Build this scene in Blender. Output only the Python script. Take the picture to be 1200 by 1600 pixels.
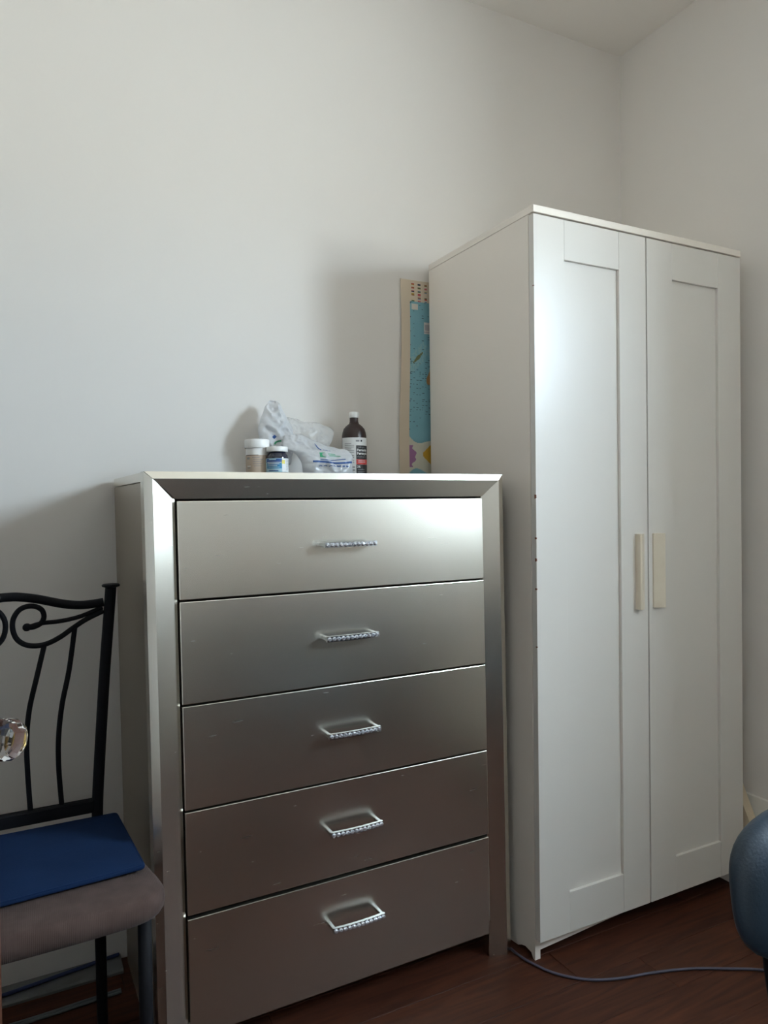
import bpy, bmesh, math, random
from mathutils import Vector, Matrix, noise

# ------------------------------------------------------------------ scene, camera, light
for o in list(bpy.data.objects):
    bpy.data.objects.remove(o)
scene = bpy.context.scene
COL = scene.collection
random.seed(7)

F_PX = 1125.0
cam_data = bpy.data.cameras.new('camera')
cam_data.sensor_fit = 'VERTICAL'
cam_data.sensor_height = 36.0
cam_data.lens = 36.0 * F_PX / 1600.0
cam_data.clip_start = 0.02
cam = bpy.data.objects.new('camera', cam_data)
COL.objects.link(cam)
R_ = Vector((0.88835223, -0.45899498, -0.01240623))
U_ = Vector((0.01682378, 0.00553636, 0.99984314))
F_ = Vector((0.4588543, 0.88842161, -0.01264027))
cam.matrix_world = Matrix(((R_.x, U_.x, -F_.x, -1.1581), (R_.y, U_.y, -F_.y, -1.4192),
                           (R_.z, U_.z, -F_.z, 1.1649), (0, 0, 0, 1)))
scene.camera = cam

# window opening in the right wall (the only light of the room)
WIN_Y0, WIN_Y1, WIN_Z0, WIN_Z1 = -2.05, -1.05, 0.97, 2.27
REVEAL = 0.30                                  # unseen wall made deep to cut window light towards the wardrobe
ROOM_X0, ROOM_X1, ROOM_Y0, ROOM_Y1, ROOM_H = -1.80, 0.845, -3.5, 0.535, 2.785

world = bpy.data.worlds.new('sky')
scene.world = world
world.use_nodes = True
wn = world.node_tree
wn.nodes.clear()
w_out = wn.nodes.new('ShaderNodeOutputWorld')
w_bg = wn.nodes.new('ShaderNodeBackground')
w_geo = wn.nodes.new('ShaderNodeNewGeometry')
w_sep = wn.nodes.new('ShaderNodeSeparateXYZ')
w_ramp = wn.nodes.new('ShaderNodeValToRGB')
w_map = wn.nodes.new('ShaderNodeMapRange')
w_map.inputs['From Min'].default_value = -0.5
w_map.inputs['From Max'].default_value = 0.5
wn.links.new(w_geo.outputs['Incoming'], w_sep.inputs[0])
w_neg = wn.nodes.new('ShaderNodeMath')
w_neg.operation = 'MULTIPLY'
w_neg.inputs[1].default_value = -1.0
wn.links.new(w_sep.outputs['Z'], w_neg.inputs[0])
wn.links.new(w_neg.outputs[0], w_map.inputs['Value'])
wn.links.new(w_map.outputs[0], w_ramp.inputs[0])
w_ramp.color_ramp.elements[0].position = 0.52
w_ramp.color_ramp.elements[0].color = (0.66, 0.71, 0.74, 1)      # street and houses below a low skyline
w_ramp.color_ramp.elements[1].position = 0.60
w_ramp.color_ramp.elements[1].color = (0.66, 0.80, 0.96, 1)       # bright sky above them
wn.links.new(w_ramp.outputs[0], w_bg.inputs['Color'])
w_bg.inputs['Strength'].default_value = 80.0
wn.links.new(w_bg.outputs[0], w_out.inputs[0])

portal_data = bpy.data.lights.new('window_portal', 'AREA')       # guides sky sampling through the window; emits nothing itself
portal_data.shape = 'RECTANGLE'
portal_data.size = WIN_Z1 - WIN_Z0
portal_data.size_y = WIN_Y1 - WIN_Y0
portal_data.cycles.is_portal = True
portal = bpy.data.objects.new('window_portal', portal_data)
COL.objects.link(portal)
portal.location = (ROOM_X1 + REVEAL - 0.02, (WIN_Y0 + WIN_Y1) / 2, (WIN_Z0 + WIN_Z1) / 2)
portal.rotation_euler = (0, math.pi / 2, 0)

scene.view_settings.view_transform = 'Standard'
scene.view_settings.look = 'None'
scene.view_settings.gamma = 1.0
scene.view_settings.use_curve_mapping = False
scene.view_settings.exposure = 0.0
scene.cycles.use_denoising = True
scene.cycles.max_bounces = 12
scene.cycles.adaptive_threshold = 0.015
scene.cycles.diffuse_bounces = 7
scene.cycles.transparent_max_bounces = 16
scene.cycles.sample_clamp_indirect = 6.0
scene.cycles.caustics_reflective = False
scene.cycles.caustics_refractive = False


# ------------------------------------------------------------------ materials
def mat(name, color, rough=0.5, metal=0.0, spec=0.5, bump=None, vary=None, **kw):
    """bump = (scale, strength, detail); vary = (scale, amount, second colour)"""
    m = bpy.data.materials.new(name)
    m.use_nodes = True
    nt = m.node_tree
    b = nt.nodes['Principled BSDF']
    b.inputs['Base Color'].default_value = (*color, 1)
    b.inputs['Roughness'].default_value = rough
    b.inputs['Metallic'].default_value = metal
    b.inputs['Specular IOR Level'].default_value = spec
    for k, v in kw.items():
        b.inputs[k.replace('_', ' ')].default_value = v
    tc = nt.nodes.new('ShaderNodeTexCoord')
    if bump:
        n = nt.nodes.new('ShaderNodeTexNoise')
        n.inputs['Scale'].default_value = bump[0]
        n.inputs['Detail'].default_value = bump[2] if len(bump) > 2 else 3
        nt.links.new(tc.outputs['Object'], n.inputs['Vector'])
        bp = nt.nodes.new('ShaderNodeBump')
        bp.inputs['Strength'].default_value = bump[1]
        bp.inputs['Distance'].default_value = 0.004
        nt.links.new(n.outputs['Fac'], bp.inputs['Height'])
        nt.links.new(bp.outputs[0], b.inputs['Normal'])
    if vary:
        n = nt.nodes.new('ShaderNodeTexNoise')
        n.inputs['Scale'].default_value = vary[0]
        n.inputs['Detail'].default_value = 4
        nt.links.new(tc.outputs['Object'], n.inputs['Vector'])
        r = nt.nodes.new('ShaderNodeValToRGB')
        r.color_ramp.elements[0].position = vary[1][0]
        r.color_ramp.elements[1].position = vary[1][1]
        r.color_ramp.elements[0].color = (*vary[2], 1)
        r.color_ramp.elements[1].color = (*color, 1)
        nt.links.new(n.outputs['Fac'], r.inputs[0])
        nt.links.new(r.outputs[0], b.inputs['Base Color'])
    return m


def wall_material():
    m = mat('wall_paint', (0.78, 0.745, 0.705), 0.75, 0, 0.25, bump=(9, 0.22, 6))
    nt = m.node_tree
    b = nt.nodes['Principled BSDF']
    tc = nt.nodes.new('ShaderNodeTexCoord')
    # a few small grey scuffs
    n = nt.nodes.new('ShaderNodeTexNoise')
    n.inputs['Scale'].default_value = 7.0
    n.inputs['Detail'].default_value = 8
    n.inputs['Roughness'].default_value = 0.72
    nt.links.new(tc.outputs['Object'], n.inputs['Vector'])
    r = nt.nodes.new('ShaderNodeValToRGB')
    r.color_ramp.elements[0].position = 0.235
    r.color_ramp.elements[0].color = (0.50, 0.48, 0.46, 1)
    r.color_ramp.elements[1].position = 0.285
    r.color_ramp.elements[1].color = (0.78, 0.745, 0.705, 1)
    nt.links.new(n.outputs['Fac'], r.inputs[0])
    nt.links.new(r.outputs[0], b.inputs['Base Color'])
    return m


def wood_floor_material():
    m = mat('floor_wood', (0.10, 0.035, 0.02), 0.6, 0, 0.25)
    nt = m.node_tree
    b = nt.nodes['Principled BSDF']
    tc = nt.nodes.new('ShaderNodeTexCoord')
    oi = nt.nodes.new('ShaderNodeObjectInfo')
    add = nt.nodes.new('ShaderNodeVectorMath')
    add.operation = 'ADD'
    sc = nt.nodes.new('ShaderNodeVectorMath')
    sc.operation = 'SCALE'
    sc.inputs['Scale'].default_value = 13.0
    comb = nt.nodes.new('ShaderNodeCombineXYZ')
    nt.links.new(oi.outputs['Random'], comb.inputs[0])
    nt.links.new(oi.outputs['Random'], comb.inputs[1])
    nt.links.new(comb.outputs[0], sc.inputs[0])
    nt.links.new(tc.outputs['Object'], add.inputs[0])
    nt.links.new(sc.outputs[0], add.inputs[1])
    mp = nt.nodes.new('ShaderNodeMapping')
    mp.inputs['Scale'].default_value = (2.5, 28, 28)
    nt.links.new(add.outputs[0], mp.inputs[0])
    n = nt.nodes.new('ShaderNodeTexNoise')
    n.inputs['Scale'].default_value = 1.6
    n.inputs['Detail'].default_value = 8
    n.inputs['Distortion'].default_value = 1.2
    nt.links.new(mp.outputs[0], n.inputs['Vector'])
    r = nt.nodes.new('ShaderNodeValToRGB')
    r.color_ramp.elements[0].position = 0.3
    r.color_ramp.elements[0].color = (0.034, 0.0105, 0.0055, 1)
    r.color_ramp.elements[1].position = 0.75
    r.color_ramp.elements[1].color = (0.085, 0.026, 0.012, 1)
    nt.links.new(n.outputs['Fac'], r.inputs[0])
    hs = nt.nodes.new('ShaderNodeHueSaturation')
    mr = nt.nodes.new('ShaderNodeMapRange')
    mr.inputs['To Min'].default_value = 0.85
    mr.inputs['To Max'].default_value = 1.15
    nt.links.new(oi.outputs['Random'], mr.inputs['Value'])
    nt.links.new(mr.outputs[0], hs.inputs['Value'])
    nt.links.new(r.outputs[0], hs.inputs['Color'])
    nt.links.new(hs.outputs[0], b.inputs['Base Color'])
    return m


def brushed_metal(name, color, rough):
    """champagne silver lacquer: faint brushed grain along X plus small dings"""
    m = mat(name, color, rough, 1.0, 0.5)
    nt = m.node_tree
    b = nt.nodes['Principled BSDF']
    tc = nt.nodes.new('ShaderNodeTexCoord')
    mp = nt.nodes.new('ShaderNodeMapping')
    mp.inputs['Scale'].default_value = (7, 60, 130)
    nt.links.new(tc.outputs['Object'], mp.inputs[0])
    n = nt.nodes.new('ShaderNodeTexNoise')
    n.inputs['Scale'].default_value = 2.0
    n.inputs['Detail'].default_value = 5
    nt.links.new(mp.outputs[0], n.inputs['Vector'])
    mr = nt.nodes.new('ShaderNodeMapRange')
    mr.inputs['To Min'].default_value = rough - 0.008
    mr.inputs['To Max'].default_value = rough + 0.008
    nt.links.new(n.outputs['Fac'], mr.inputs['Value'])
    nt.links.new(mr.outputs[0], b.inputs['Roughness'])
    n2 = nt.nodes.new('ShaderNodeTexNoise')
    n2.inputs['Scale'].default_value = 14
    n2.inputs['Detail'].default_value = 2
    nt.links.new(tc.outputs['Object'], n2.inputs['Vector'])
    bp = nt.nodes.new('ShaderNodeBump')
    bp.inputs['Strength'].default_value = 0.02
    bp.inputs['Distance'].default_value = 0.003
    nt.links.new(n2.outputs['Fac'], bp.inputs['Height'])
    nt.links.new(bp.outputs[0], b.inputs['Normal'])
    return m


def ribbed_fabric(name, c1, c2, axis, scale):
    m = mat(name, c1, 0.95, 0, 0.1)
    nt = m.node_tree
    b = nt.nodes['Principled BSDF']
    b.inputs['Sheen Weight'].default_value = 0.08
    tc = nt.nodes.new('ShaderNodeTexCoord')
    w = nt.nodes.new('ShaderNodeTexWave')
    w.bands_direction = axis
    w.inputs['Scale'].default_value = scale
    w.inputs['Distortion'].default_value = 0.6
    w.inputs['Detail'].default_value = 2
    nt.links.new(tc.outputs['Object'], w.inputs['Vector'])
    bp = nt.nodes.new('ShaderNodeBump')
    bp.inputs['Strength'].default_value = 0.3
    bp.inputs['Distance'].default_value = 0.0012
    nt.links.new(w.outputs['Fac'], bp.inputs['Height'])
    nt.links.new(bp.outputs[0], b.inputs['Normal'])
    n = nt.nodes.new('ShaderNodeTexNoise')
    n.inputs['Scale'].default_value = 30
    nt.links.new(tc.outputs['Object'], n.inputs['Vector'])
    r = nt.nodes.new('ShaderNodeValToRGB')
    r.color_ramp.elements[0].position = 0.35
    r.color_ramp.elements[1].position = 0.7
    r.color_ramp.elements[0].color = (*c2, 1)
    r.color_ramp.elements[1].color = (*c1, 1)
    nt.links.new(n.outputs['Fac'], r.inputs[0])
    nt.links.new(r.outputs[0], b.inputs['Base Color'])
    return m


def film_plastic(name, color, see_through):
    m = bpy.data.materials.new(name)
    m.use_nodes = True
    nt = m.node_tree
    nt.nodes.clear()
    out = nt.nodes.new('ShaderNodeOutputMaterial')
    d = nt.nodes.new('ShaderNodeBsdfDiffuse')
    d.inputs['Color'].default_value = (*color, 1)
    t = nt.nodes.new('ShaderNodeBsdfTranslucent')
    t.inputs['Color'].default_value = (*color, 1)
    g = nt.nodes.new('ShaderNodeBsdfGlossy')
    g.inputs['Roughness'].default_value = 0.25
    tr = nt.nodes.new('ShaderNodeBsdfTransparent')
    m1 = nt.nodes.new('ShaderNodeMixShader')
    m1.inputs[0].default_value = 0.4
    m2 = nt.nodes.new('ShaderNodeMixShader')
    m2.inputs[0].default_value = 0.08
    m3 = nt.nodes.new('ShaderNodeMixShader')
    m3.inputs[0].default_value = see_through
    nt.links.new(d.outputs[0], m1.inputs[1])
    nt.links.new(t.outputs[0], m1.inputs[2])
    nt.links.new(m1.outputs[0], m2.inputs[1])
    nt.links.new(g.outputs[0], m2.inputs[2])
    nt.links.new(m2.outputs[0], m3.inputs[1])
    nt.links.new(tr.outputs[0], m3.inputs[2])
    nt.links.new(m3.outputs[0], out.inputs[0])
    return m


def pane_material():
    m = bpy.data.materials.new('window_glass')
    m.use_nodes = True
    nt = m.node_tree
    nt.nodes.clear()
    out = nt.nodes.new('ShaderNodeOutputMaterial')
    tr = nt.nodes.new('ShaderNodeBsdfTransparent')
    tr.inputs['Color'].default_value = (0.96, 0.98, 0.97, 1)
    g = nt.nodes.new('ShaderNodeBsdfGlossy')
    g.inputs['Roughness'].default_value = 0.02
    lw = nt.nodes.new('ShaderNodeLayerWeight')
    lw.inputs['Blend'].default_value = 0.5
    pw = nt.nodes.new('ShaderNodeMath')
    pw.operation = 'POWER'
    pw.inputs[1].default_value = 5.0
    nt.links.new(lw.outputs['Facing'], pw.inputs[0])
    fr = nt.nodes.new('ShaderNodeMath')
    fr.operation = 'MULTIPLY_ADD'
    fr.inputs[1].default_value = 0.7
    fr.inputs[2].default_value = 0.03
    nt.links.new(pw.outputs[0], fr.inputs[0])
    mx = nt.nodes.new('ShaderNodeMixShader')
    nt.links.new(fr.outputs[0], mx.inputs[0])
    nt.links.new(tr.outputs[0], mx.inputs[1])
    nt.links.new(g.outputs[0], mx.inputs[2])
    nt.links.new(mx.outputs[0], out.inputs[0])
    return m


def print_material(name):
    m = bpy.data.materials.new(name)
    m.use_nodes = True
    nt = m.node_tree
    b = nt.nodes['Principled BSDF']
    a = nt.nodes.new('ShaderNodeVertexColor')
    a.layer_name = 'ink'
    nt.links.new(a.outputs['Color'], b.inputs['Base Color'])
    b.inputs['Roughness'].default_value = 0.6
    b.inputs['Specular IOR Level'].default_value = 0.25
    return m


M = {
    'wall': wall_material(),
    'ceiling': mat('ceiling_paint', (0.88, 0.845, 0.80), 0.85, 0, 0.2, bump=(12, 0.15, 5)),
    'trim': mat('trim_paint', (0.72, 0.70, 0.64), 0.5, 0, 0.4, bump=(20, 0.1)),
    'floor': wood_floor_material(),
    'subfloor_gap_shade': mat('joint_gap_shade', (0.02, 0.012, 0.01), 0.8),
    'laminate': mat('white_laminate', (0.84, 0.775, 0.70), 0.38, 0, 0.5, bump=(60, 0.02)),
    'door_laminate': mat('door_laminate', (0.70, 0.67, 0.625), 0.30, 0, 0.42, bump=(40, 0.03)),
    'cream': mat('cream_plastic', (0.72, 0.65, 0.53), 0.45, 0, 0.4, vary=(20, (0.3, 0.7), (0.68, 0.60, 0.48))),
    'chip': mat('bare_chipboard', (0.25, 0.09, 0.05), 0.8, vary=(300, (0.3, 0.7), (0.12, 0.05, 0.03))),
    'hardboard': mat('hardboard', (0.45, 0.42, 0.37), 0.8, vary=(50, (0.3, 0.7), (0.40, 0.37, 0.33))),
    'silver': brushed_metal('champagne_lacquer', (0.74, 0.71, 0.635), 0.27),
    'silver_shaded': brushed_metal('champagne_lacquer_shaded', (0.38, 0.335, 0.275), 0.42),  # shade of the dresser's sides put into a darker copy of the lacquer
    'chrome': mat('chrome', (0.52, 0.55, 0.57), 0.14, 1.0, bump=(40, 0.02)),
    'crystal': mat('crystal', (0.92, 0.95, 1.0), 0.04, 0.75, 0.8, vary=(200, (0.4, 0.6), (0.75, 0.82, 0.95))),
    'iron': mat('black_iron', (0.008, 0.008, 0.010), 0.6, 0.0, 0.12, bump=(120, 0.08)),
    'seat': ribbed_fabric('taupe_corduroy', (0.090, 0.060, 0.053), (0.070, 0.046, 0.040), 'X', 110),
    'navy': mat('navy_cotton', (0.0065, 0.022, 0.070), 0.9, 0, 0.15, bump=(400, 0.15), vary=(8, (0.3, 0.7), (0.005, 0.017, 0.056))),
    'vinyl': mat('blue_vinyl', (0.016, 0.029, 0.045), 0.46, 0, 0.4, bump=(260, 0.12)),
    'white_plastic': mat('white_plastic', (0.82, 0.81, 0.79), 0.4, 0, 0.5, bump=(90, 0.02)),
    'brown_plastic': mat('brown_plastic', (0.030, 0.012, 0.010), 0.35, 0, 0.5, vary=(10, (0.2, 0.8), (0.022, 0.009, 0.008))),
    'navy_glass': mat('navy_glass', (0.008, 0.014, 0.035), 0.12, 0, 0.7, vary=(20, (0.2, 0.8), (0.006, 0.01, 0.028))),
    'black_ink': mat('black_ink', (0.02, 0.02, 0.022), 0.6, vary=(100, (0.2, 0.8), (0.015, 0.015, 0.018))),
    'grey_ink': mat('grey_ink', (0.30, 0.30, 0.31), 0.6, vary=(100, (0.2, 0.8), (0.25, 0.25, 0.26))),
    'white_ink': mat('white_ink', (0.80, 0.80, 0.79), 0.6, vary=(100, (0.2, 0.8), (0.76, 0.76, 0.75))),
    'red_ink': mat('red_ink', (0.62, 0.06, 0.05), 0.55, vary=(60, (0.2, 0.8), (0.55, 0.05, 0.045))),
    'blue_ink': mat('blue_ink', (0.035, 0.10, 0.30), 0.55, vary=(60, (0.2, 0.8), (0.03, 0.085, 0.26))),
    'green_ink': mat('green_ink', (0.06, 0.38, 0.20), 0.55, vary=(60, (0.2, 0.8), (0.05, 0.34, 0.17))),
    'sky_ink': mat('sky_ink', (0.05, 0.28, 0.48), 0.5, vary=(60, (0.2, 0.8), (0.03, 0.16, 0.36))),
    'pale_ink': mat('pale_ink', (0.45, 0.66, 0.72), 0.5, vary=(60, (0.2, 0.8), (0.40, 0.60, 0.68))),
    'yellow_ink': mat('yellow_ink', (0.72, 0.62, 0.10), 0.5, vary=(60, (0.2, 0.8), (0.66, 0.56, 0.08))),
    'tan_label': mat('tan_label', (0.55, 0.44, 0.34), 0.6, vary=(40, (0.3, 0.7), (0.50, 0.39, 0.30))),
    'bag_white': film_plastic('bag_film', (0.86, 0.87, 0.89), 0.12),
    'bag_clear': film_plastic('bag_film_thin', (0.86, 0.86, 0.85), 0.55),
    'glass_pane': pane_material(),
    'light_softening_pane': film_plastic('light_softening_glass', (0.74, 0.76, 0.76), 0.02),  # unseen lower pane, frosted to dim and soften the daylight through it
    'knob_glass': mat('cut_glass', (0.95, 0.97, 1.0), 0.02, 0, 0.5, Transmission_Weight=1.0, IOR=1.5),
    'brass': mat('brass', (0.80, 0.55, 0.18), 0.2, 1.0, bump=(60, 0.03)),
    'cable_violet': mat('cable_violet', (0.07, 0.065, 0.10), 0.55, vary=(30, (0.3, 0.7), (0.055, 0.052, 0.08))),
    'cable_blue': mat('cable_blue', (0.015, 0.03, 0.11), 0.5, vary=(30, (0.3, 0.7), (0.012, 0.025, 0.09))),
    'cable_grey': mat('cable_grey', (0.13, 0.145, 0.15), 0.5, vary=(30, (0.3, 0.7), (0.10, 0.115, 0.12))),
    'door_wood': mat('stained_door', (0.10, 0.038, 0.022), 0.5, 0, 0.35, vary=(6, (0.3, 0.7), (0.07, 0.026, 0.015))),
    'pine': mat('beige_board', (0.62, 0.52, 0.38), 0.6, 0, 0.3, vary=(15, (0.3, 0.7), (0.56, 0.46, 0.33))),
    'map_print': print_material('map_print'),
    'strip': mat('grey_strip', (0.16, 0.16, 0.155), 0.6, vary=(20, (0.3, 0.7), (0.13, 0.13, 0.125))),
}
# grain on the cut glass so that it is not one flat value
M['knob_glass'].node_tree.nodes['Principled BSDF'].inputs['Roughness'].default_value = 0.02


# ------------------------------------------------------------------ geometry helpers
def link(name, me, material, parent=None, smooth=False, loc=None):
    o = bpy.data.objects.new(name, me)
    COL.objects.link(o)
    if material is not None and not me.materials:
        me.materials.append(M[material])
    if parent is not None:
        o.parent = parent
    if loc is not None:
        o.location = loc
    if smooth:
        for p in me.polygons:
            p.use_smooth = True
    return o


def from_bm(name, bm, material, parent=None, smooth=False, loc=None, warp=None):
    if warp:
        for v in bm.verts:
            v.co = warp(v.co)
    bmesh.ops.recalc_face_normals(bm, faces=bm.faces)
    me = bpy.data.meshes.new(name)
    bm.to_mesh(me)
    bm.free()
    return link(name, me, material, parent, smooth, loc)


def box_into(bm, lo, hi, bevel=0.0, seg=1):
    r = bmesh.ops.create_cube(bm, size=1.0)
    vs = r['verts']
    lo, hi = Vector(lo), Vector(hi)
    for v in vs:
        v.co = Vector((lo.x + (v.co.x + .5) * (hi.x - lo.x), lo.y + (v.co.y + .5) * (hi.y - lo.y),
                       lo.z + (v.co.z + .5) * (hi.z - lo.z)))
    if bevel > 0:
        es = {e for v in vs for e in v.link_edges}
        bmesh.ops.bevel(bm, geom=list(es), offset=bevel, segments=seg, profile=0.5, affect='EDGES')


def box(name, lo, hi, material, parent=None, bevel=0.0, seg=1, warp=None):
    bm = bmesh.new()
    box_into(bm, lo, hi, bevel, seg)
    return from_bm(name, bm, material, parent, warp=warp)


def poly_prism(name, pts, axis, a0, a1, material, parent=None, warp=None):
    """extrude a polygon: axis 'x' -> pts are (y,z); 'y' -> (x,z); 'z' -> (x,y)"""
    bm = bmesh.new()
    def P(p, a):
        return {'x': (a, p[0], p[1]), 'y': (p[0], a, p[1]), 'z': (p[0], p[1], a)}[axis]
    A = [bm.verts.new(P(p, a0)) for p in pts]
    B = [bm.verts.new(P(p, a1)) for p in pts]
    bm.faces.new(A)
    bm.faces.new(B[::-1])
    n = len(pts)
    for i in range(n):
        bm.faces.new((A[i], B[i], B[(i + 1) % n], A[(i + 1) % n]))
    return from_bm(name, bm, material, parent, warp=warp)


def catmull(pts, n=8):
    pts = [Vector(p) for p in pts]
    out = []
    for i in range(len(pts) - 1):
        p0 = pts[max(i - 1, 0)]
        p1, p2 = pts[i], pts[i + 1]
        p3 = pts[min(i + 2, len(pts) - 1)]
        for k in range(n):
            t = k / n
            out.append(0.5 * ((2 * p1) + (p2 - p0) * t + (2 * p0 - 5 * p1 + 4 * p2 - p3) * t * t
                              + (3 * p1 - p0 - 3 * p2 + p3) * t ** 3))
    out.append(pts[-1])
    return out


def tube_into(bm, path, r, n=10, ry=None, taper=None):
    path = [Vector(p) for p in path]
    rings = []
    t0 = (path[1] - path[0]).normalized()
    ref = Vector((0, 1, 0)) if abs(t0.y) < 0.9 else Vector((1, 0, 0))
    nrm = (ref - t0 * ref.dot(t0)).normalized()
    for i, p in enumerate(path):
        t = (path[min(i + 1, len(path) - 1)] - path[max(i - 1, 0)]).normalized()
        nrm = (nrm - t * nrm.dot(t)).normalized()
        bi = t.cross(nrm)
        k = taper(i / (len(path) - 1)) if taper else 1.0
        rings.append([bm.verts.new(p + (nrm * math.cos(2 * math.pi * j / n) * r + bi * math.sin(2 * math.pi * j / n) * (ry or r)) * k)
                      for j in range(n)])
    for a, b in zip(rings, rings[1:]):
        for j in range(n):
            bm.faces.new((a[j], a[(j + 1) % n], b[(j + 1) % n], b[j]))
    bm.faces.new(rings[0][::-1])
    bm.faces.new(rings[-1])


def tube(name, path, r, material, parent=None, n=10, ry=None, taper=None):
    bm = bmesh.new()
    tube_into(bm, path, r, n, ry, taper)
    return from_bm(name, bm, material, parent, smooth=True)


def lathe_into(bm, prof, n=32, mtx=None, flute=None):
    rings = []
    for (r, z) in prof:
        ring = []
        for j in range(n):
            rr = r * (flute(j / n, z) if flute else 1.0)
            a = 2 * math.pi * j / n
            co = Vector((rr * math.cos(a), rr * math.sin(a), z))
            ring.append(bm.verts.new(mtx @ co if mtx else co))
        rings.append(ring)
    for a, b in zip(rings, rings[1:]):
        for j in range(n):
            bm.faces.new((a[j], a[(j + 1) % n], b[(j + 1) % n], b[j]))
    if prof[0][0] > 1e-5:
        bm.faces.new(rings[0][::-1])
    if prof[-1][0] > 1e-5:
        bm.faces.new(rings[-1])


def lathe(name, prof, material, parent=None, n=32, mtx=None, smooth=True, flute=None, loc=None):
    bm = bmesh.new()
    lathe_into(bm, prof, n, mtx, flute)
    bmesh.ops.remove_doubles(bm, verts=bm.verts, dist=1e-6)
    o = from_bm(name, bm, material, parent, smooth, loc)
    if smooth:
        mod = o.modifiers.new('edges', 'EDGE_SPLIT')
        mod.split_angle = math.radians(40)
    return o


def empty(name, loc=(0, 0, 0), rz=0.0):
    o = bpy.data.objects.new(name, None)
    o.empty_display_size = 0.05
    COL.objects.link(o)
    o.location = loc
    o.rotation_euler = (0, 0, rz)
    return o


def tag(o, label, cat, group=None):
    o['label'] = label
    o['category'] = cat
    if group:
        o['group'] = group
    return o


def struct(o, label=None):
    o['kind'] = 'structure'
    if label:
        o['label'] = label
    return o


# ------------------------------------------------------------------ the room
T = 0.12
fl = struct(box('floor', (ROOM_X0 - T, ROOM_Y0 - T, -0.12), (ROOM_X1 + REVEAL, ROOM_Y1 + T, -0.012), 'subfloor_gap_shade'), 'dark reddish brown wooden plank floor')
PW = 0.126
row = 0
y = ROOM_Y1
while y > ROOM_Y0 + 0.01:
    y0 = max(y - PW, ROOM_Y0)
    x = ROOM_X0 - random.random() * 1.1
    while x < ROOM_X1:
        x1 = x + 1.22
        a, b = max(x, ROOM_X0), min(x1, ROOM_X1)
        if b - a > 0.03:
            pl = box('plank', (0, 0, -0.012), (b - a - 0.0012, y - y0 - 0.0012, 0.0), 'floor', fl, 0.0008)
            pl.location = (a + 0.0006, y0 + 0.0006, 0)
        x = x1
    y -= PW
    row += 1

struct(box('ceiling', (ROOM_X0 - T, ROOM_Y0 - T, ROOM_H), (ROOM_X1 + REVEAL, ROOM_Y1 + T, ROOM_H + 0.12), 'ceiling'), 'plain off-white ceiling')
struct(box('wall_back', (ROOM_X0 - T, ROOM_Y1, -0.012), (ROOM_X1 + REVEAL, ROOM_Y1 + T, ROOM_H), 'wall'), 'off-white painted wall behind the dresser')
struct(box('wall_front', (ROOM_X0 - T, ROOM_Y0 - T, -0.012), (ROOM_X1 + REVEAL, ROOM_Y0, ROOM_H), 'wall'), 'off-white painted wall behind the viewer')


def wall_with_hole(name, xa, xb, ya, yb, h0, h1, hy0, hy1, hz0, hz1):
    bm = bmesh.new()
    box_into(bm, (xa, ya, h0), (xb, hy0, h1))
    box_into(bm, (xa, hy1, h0), (xb, yb, h1))
    if hz0 > h0 + 0.001:
        box_into(bm, (xa, hy0, h0), (xb, hy1, hz0))
    box_into(bm, (xa, hy0, hz1), (xb, hy1, h1))
    return from_bm(name, bm, 'wall')


struct(wall_with_hole('wall_right', ROOM_X1, ROOM_X1 + REVEAL, ROOM_Y0, ROOM_Y1, -0.012, ROOM_H, WIN_Y0, WIN_Y1, WIN_Z0, WIN_Z1),
       'off-white painted wall beside the wardrobe')
DY0, DY1, DZ = -0.96, -0.12, 2.06
struct(wall_with_hole('wall_left', ROOM_X0 - T, ROOM_X0, ROOM_Y0, ROOM_Y1, -0.012, ROOM_H, DY0, DY1, -0.012, DZ),
       'off-white painted wall with the doorway')
# short dim hallway behind the doorway
bm = bmesh.new()
hx = ROOM_X0 - T
box_into(bm, (hx - 1.1, DY0 - 0.5, -0.12), (hx, DY1 + 0.4, -0.012))
box_into(bm, (hx - 1.1, DY0 - 0.5, DZ + 0.3), (hx, DY1 + 0.4, DZ + 0.4))
box_into(bm, (hx - 1.2, DY0 - 0.5, -0.12), (hx - 1.1, DY1 + 0.4, DZ + 0.4))
box_into(bm, (hx - 1.1, DY0 - 0.6, -0.12), (hx, DY0 - 0.5, DZ + 0.4))
box_into(bm, (hx - 1.1, DY1 + 0.4, -0.12), (hx, DY1 + 0.5, DZ + 0.4))
struct(from_bm('wall_hall', bm, 'wall'), 'hallway walls beyond the doorway')

# skirting on the right and front walls, flat grey strip along the back wall
def baseboard(name, pts, axis, a0, a1):
    return struct(poly_prism(name, pts, axis, a0, a1, 'trim'))
X1 = ROOM_X1
baseboard('baseboard_right', [(X1, 0), (X1 - 0.016, 0), (X1 - 0.016, 0.20), (X1 - 0.010, 0.225), (X1 - 0.006, 0.255), (X1, 0.258)],
          'y', ROOM_Y0 + 0.02, ROOM_Y1)
baseboard('baseboard_front', [(ROOM_Y0, 0), (ROOM_Y0 + 0.016, 0), (ROOM_Y0 + 0.016, 0.20), (ROOM_Y0 + 0.006, 0.255), (ROOM_Y0, 0.258)],
          'x', ROOM_X0, ROOM_X1 - 0.02)
struct(poly_prism('trim_1', [(0.468, 0), (0.535, 0), (0.535, 0.012), (0.474, 0.010), (0.468, 0.006)], 'x', ROOM_X0, -0.93, 'strip'),
       'low grey strip along the foot of the back wall')
bm = bmesh.new()
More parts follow.
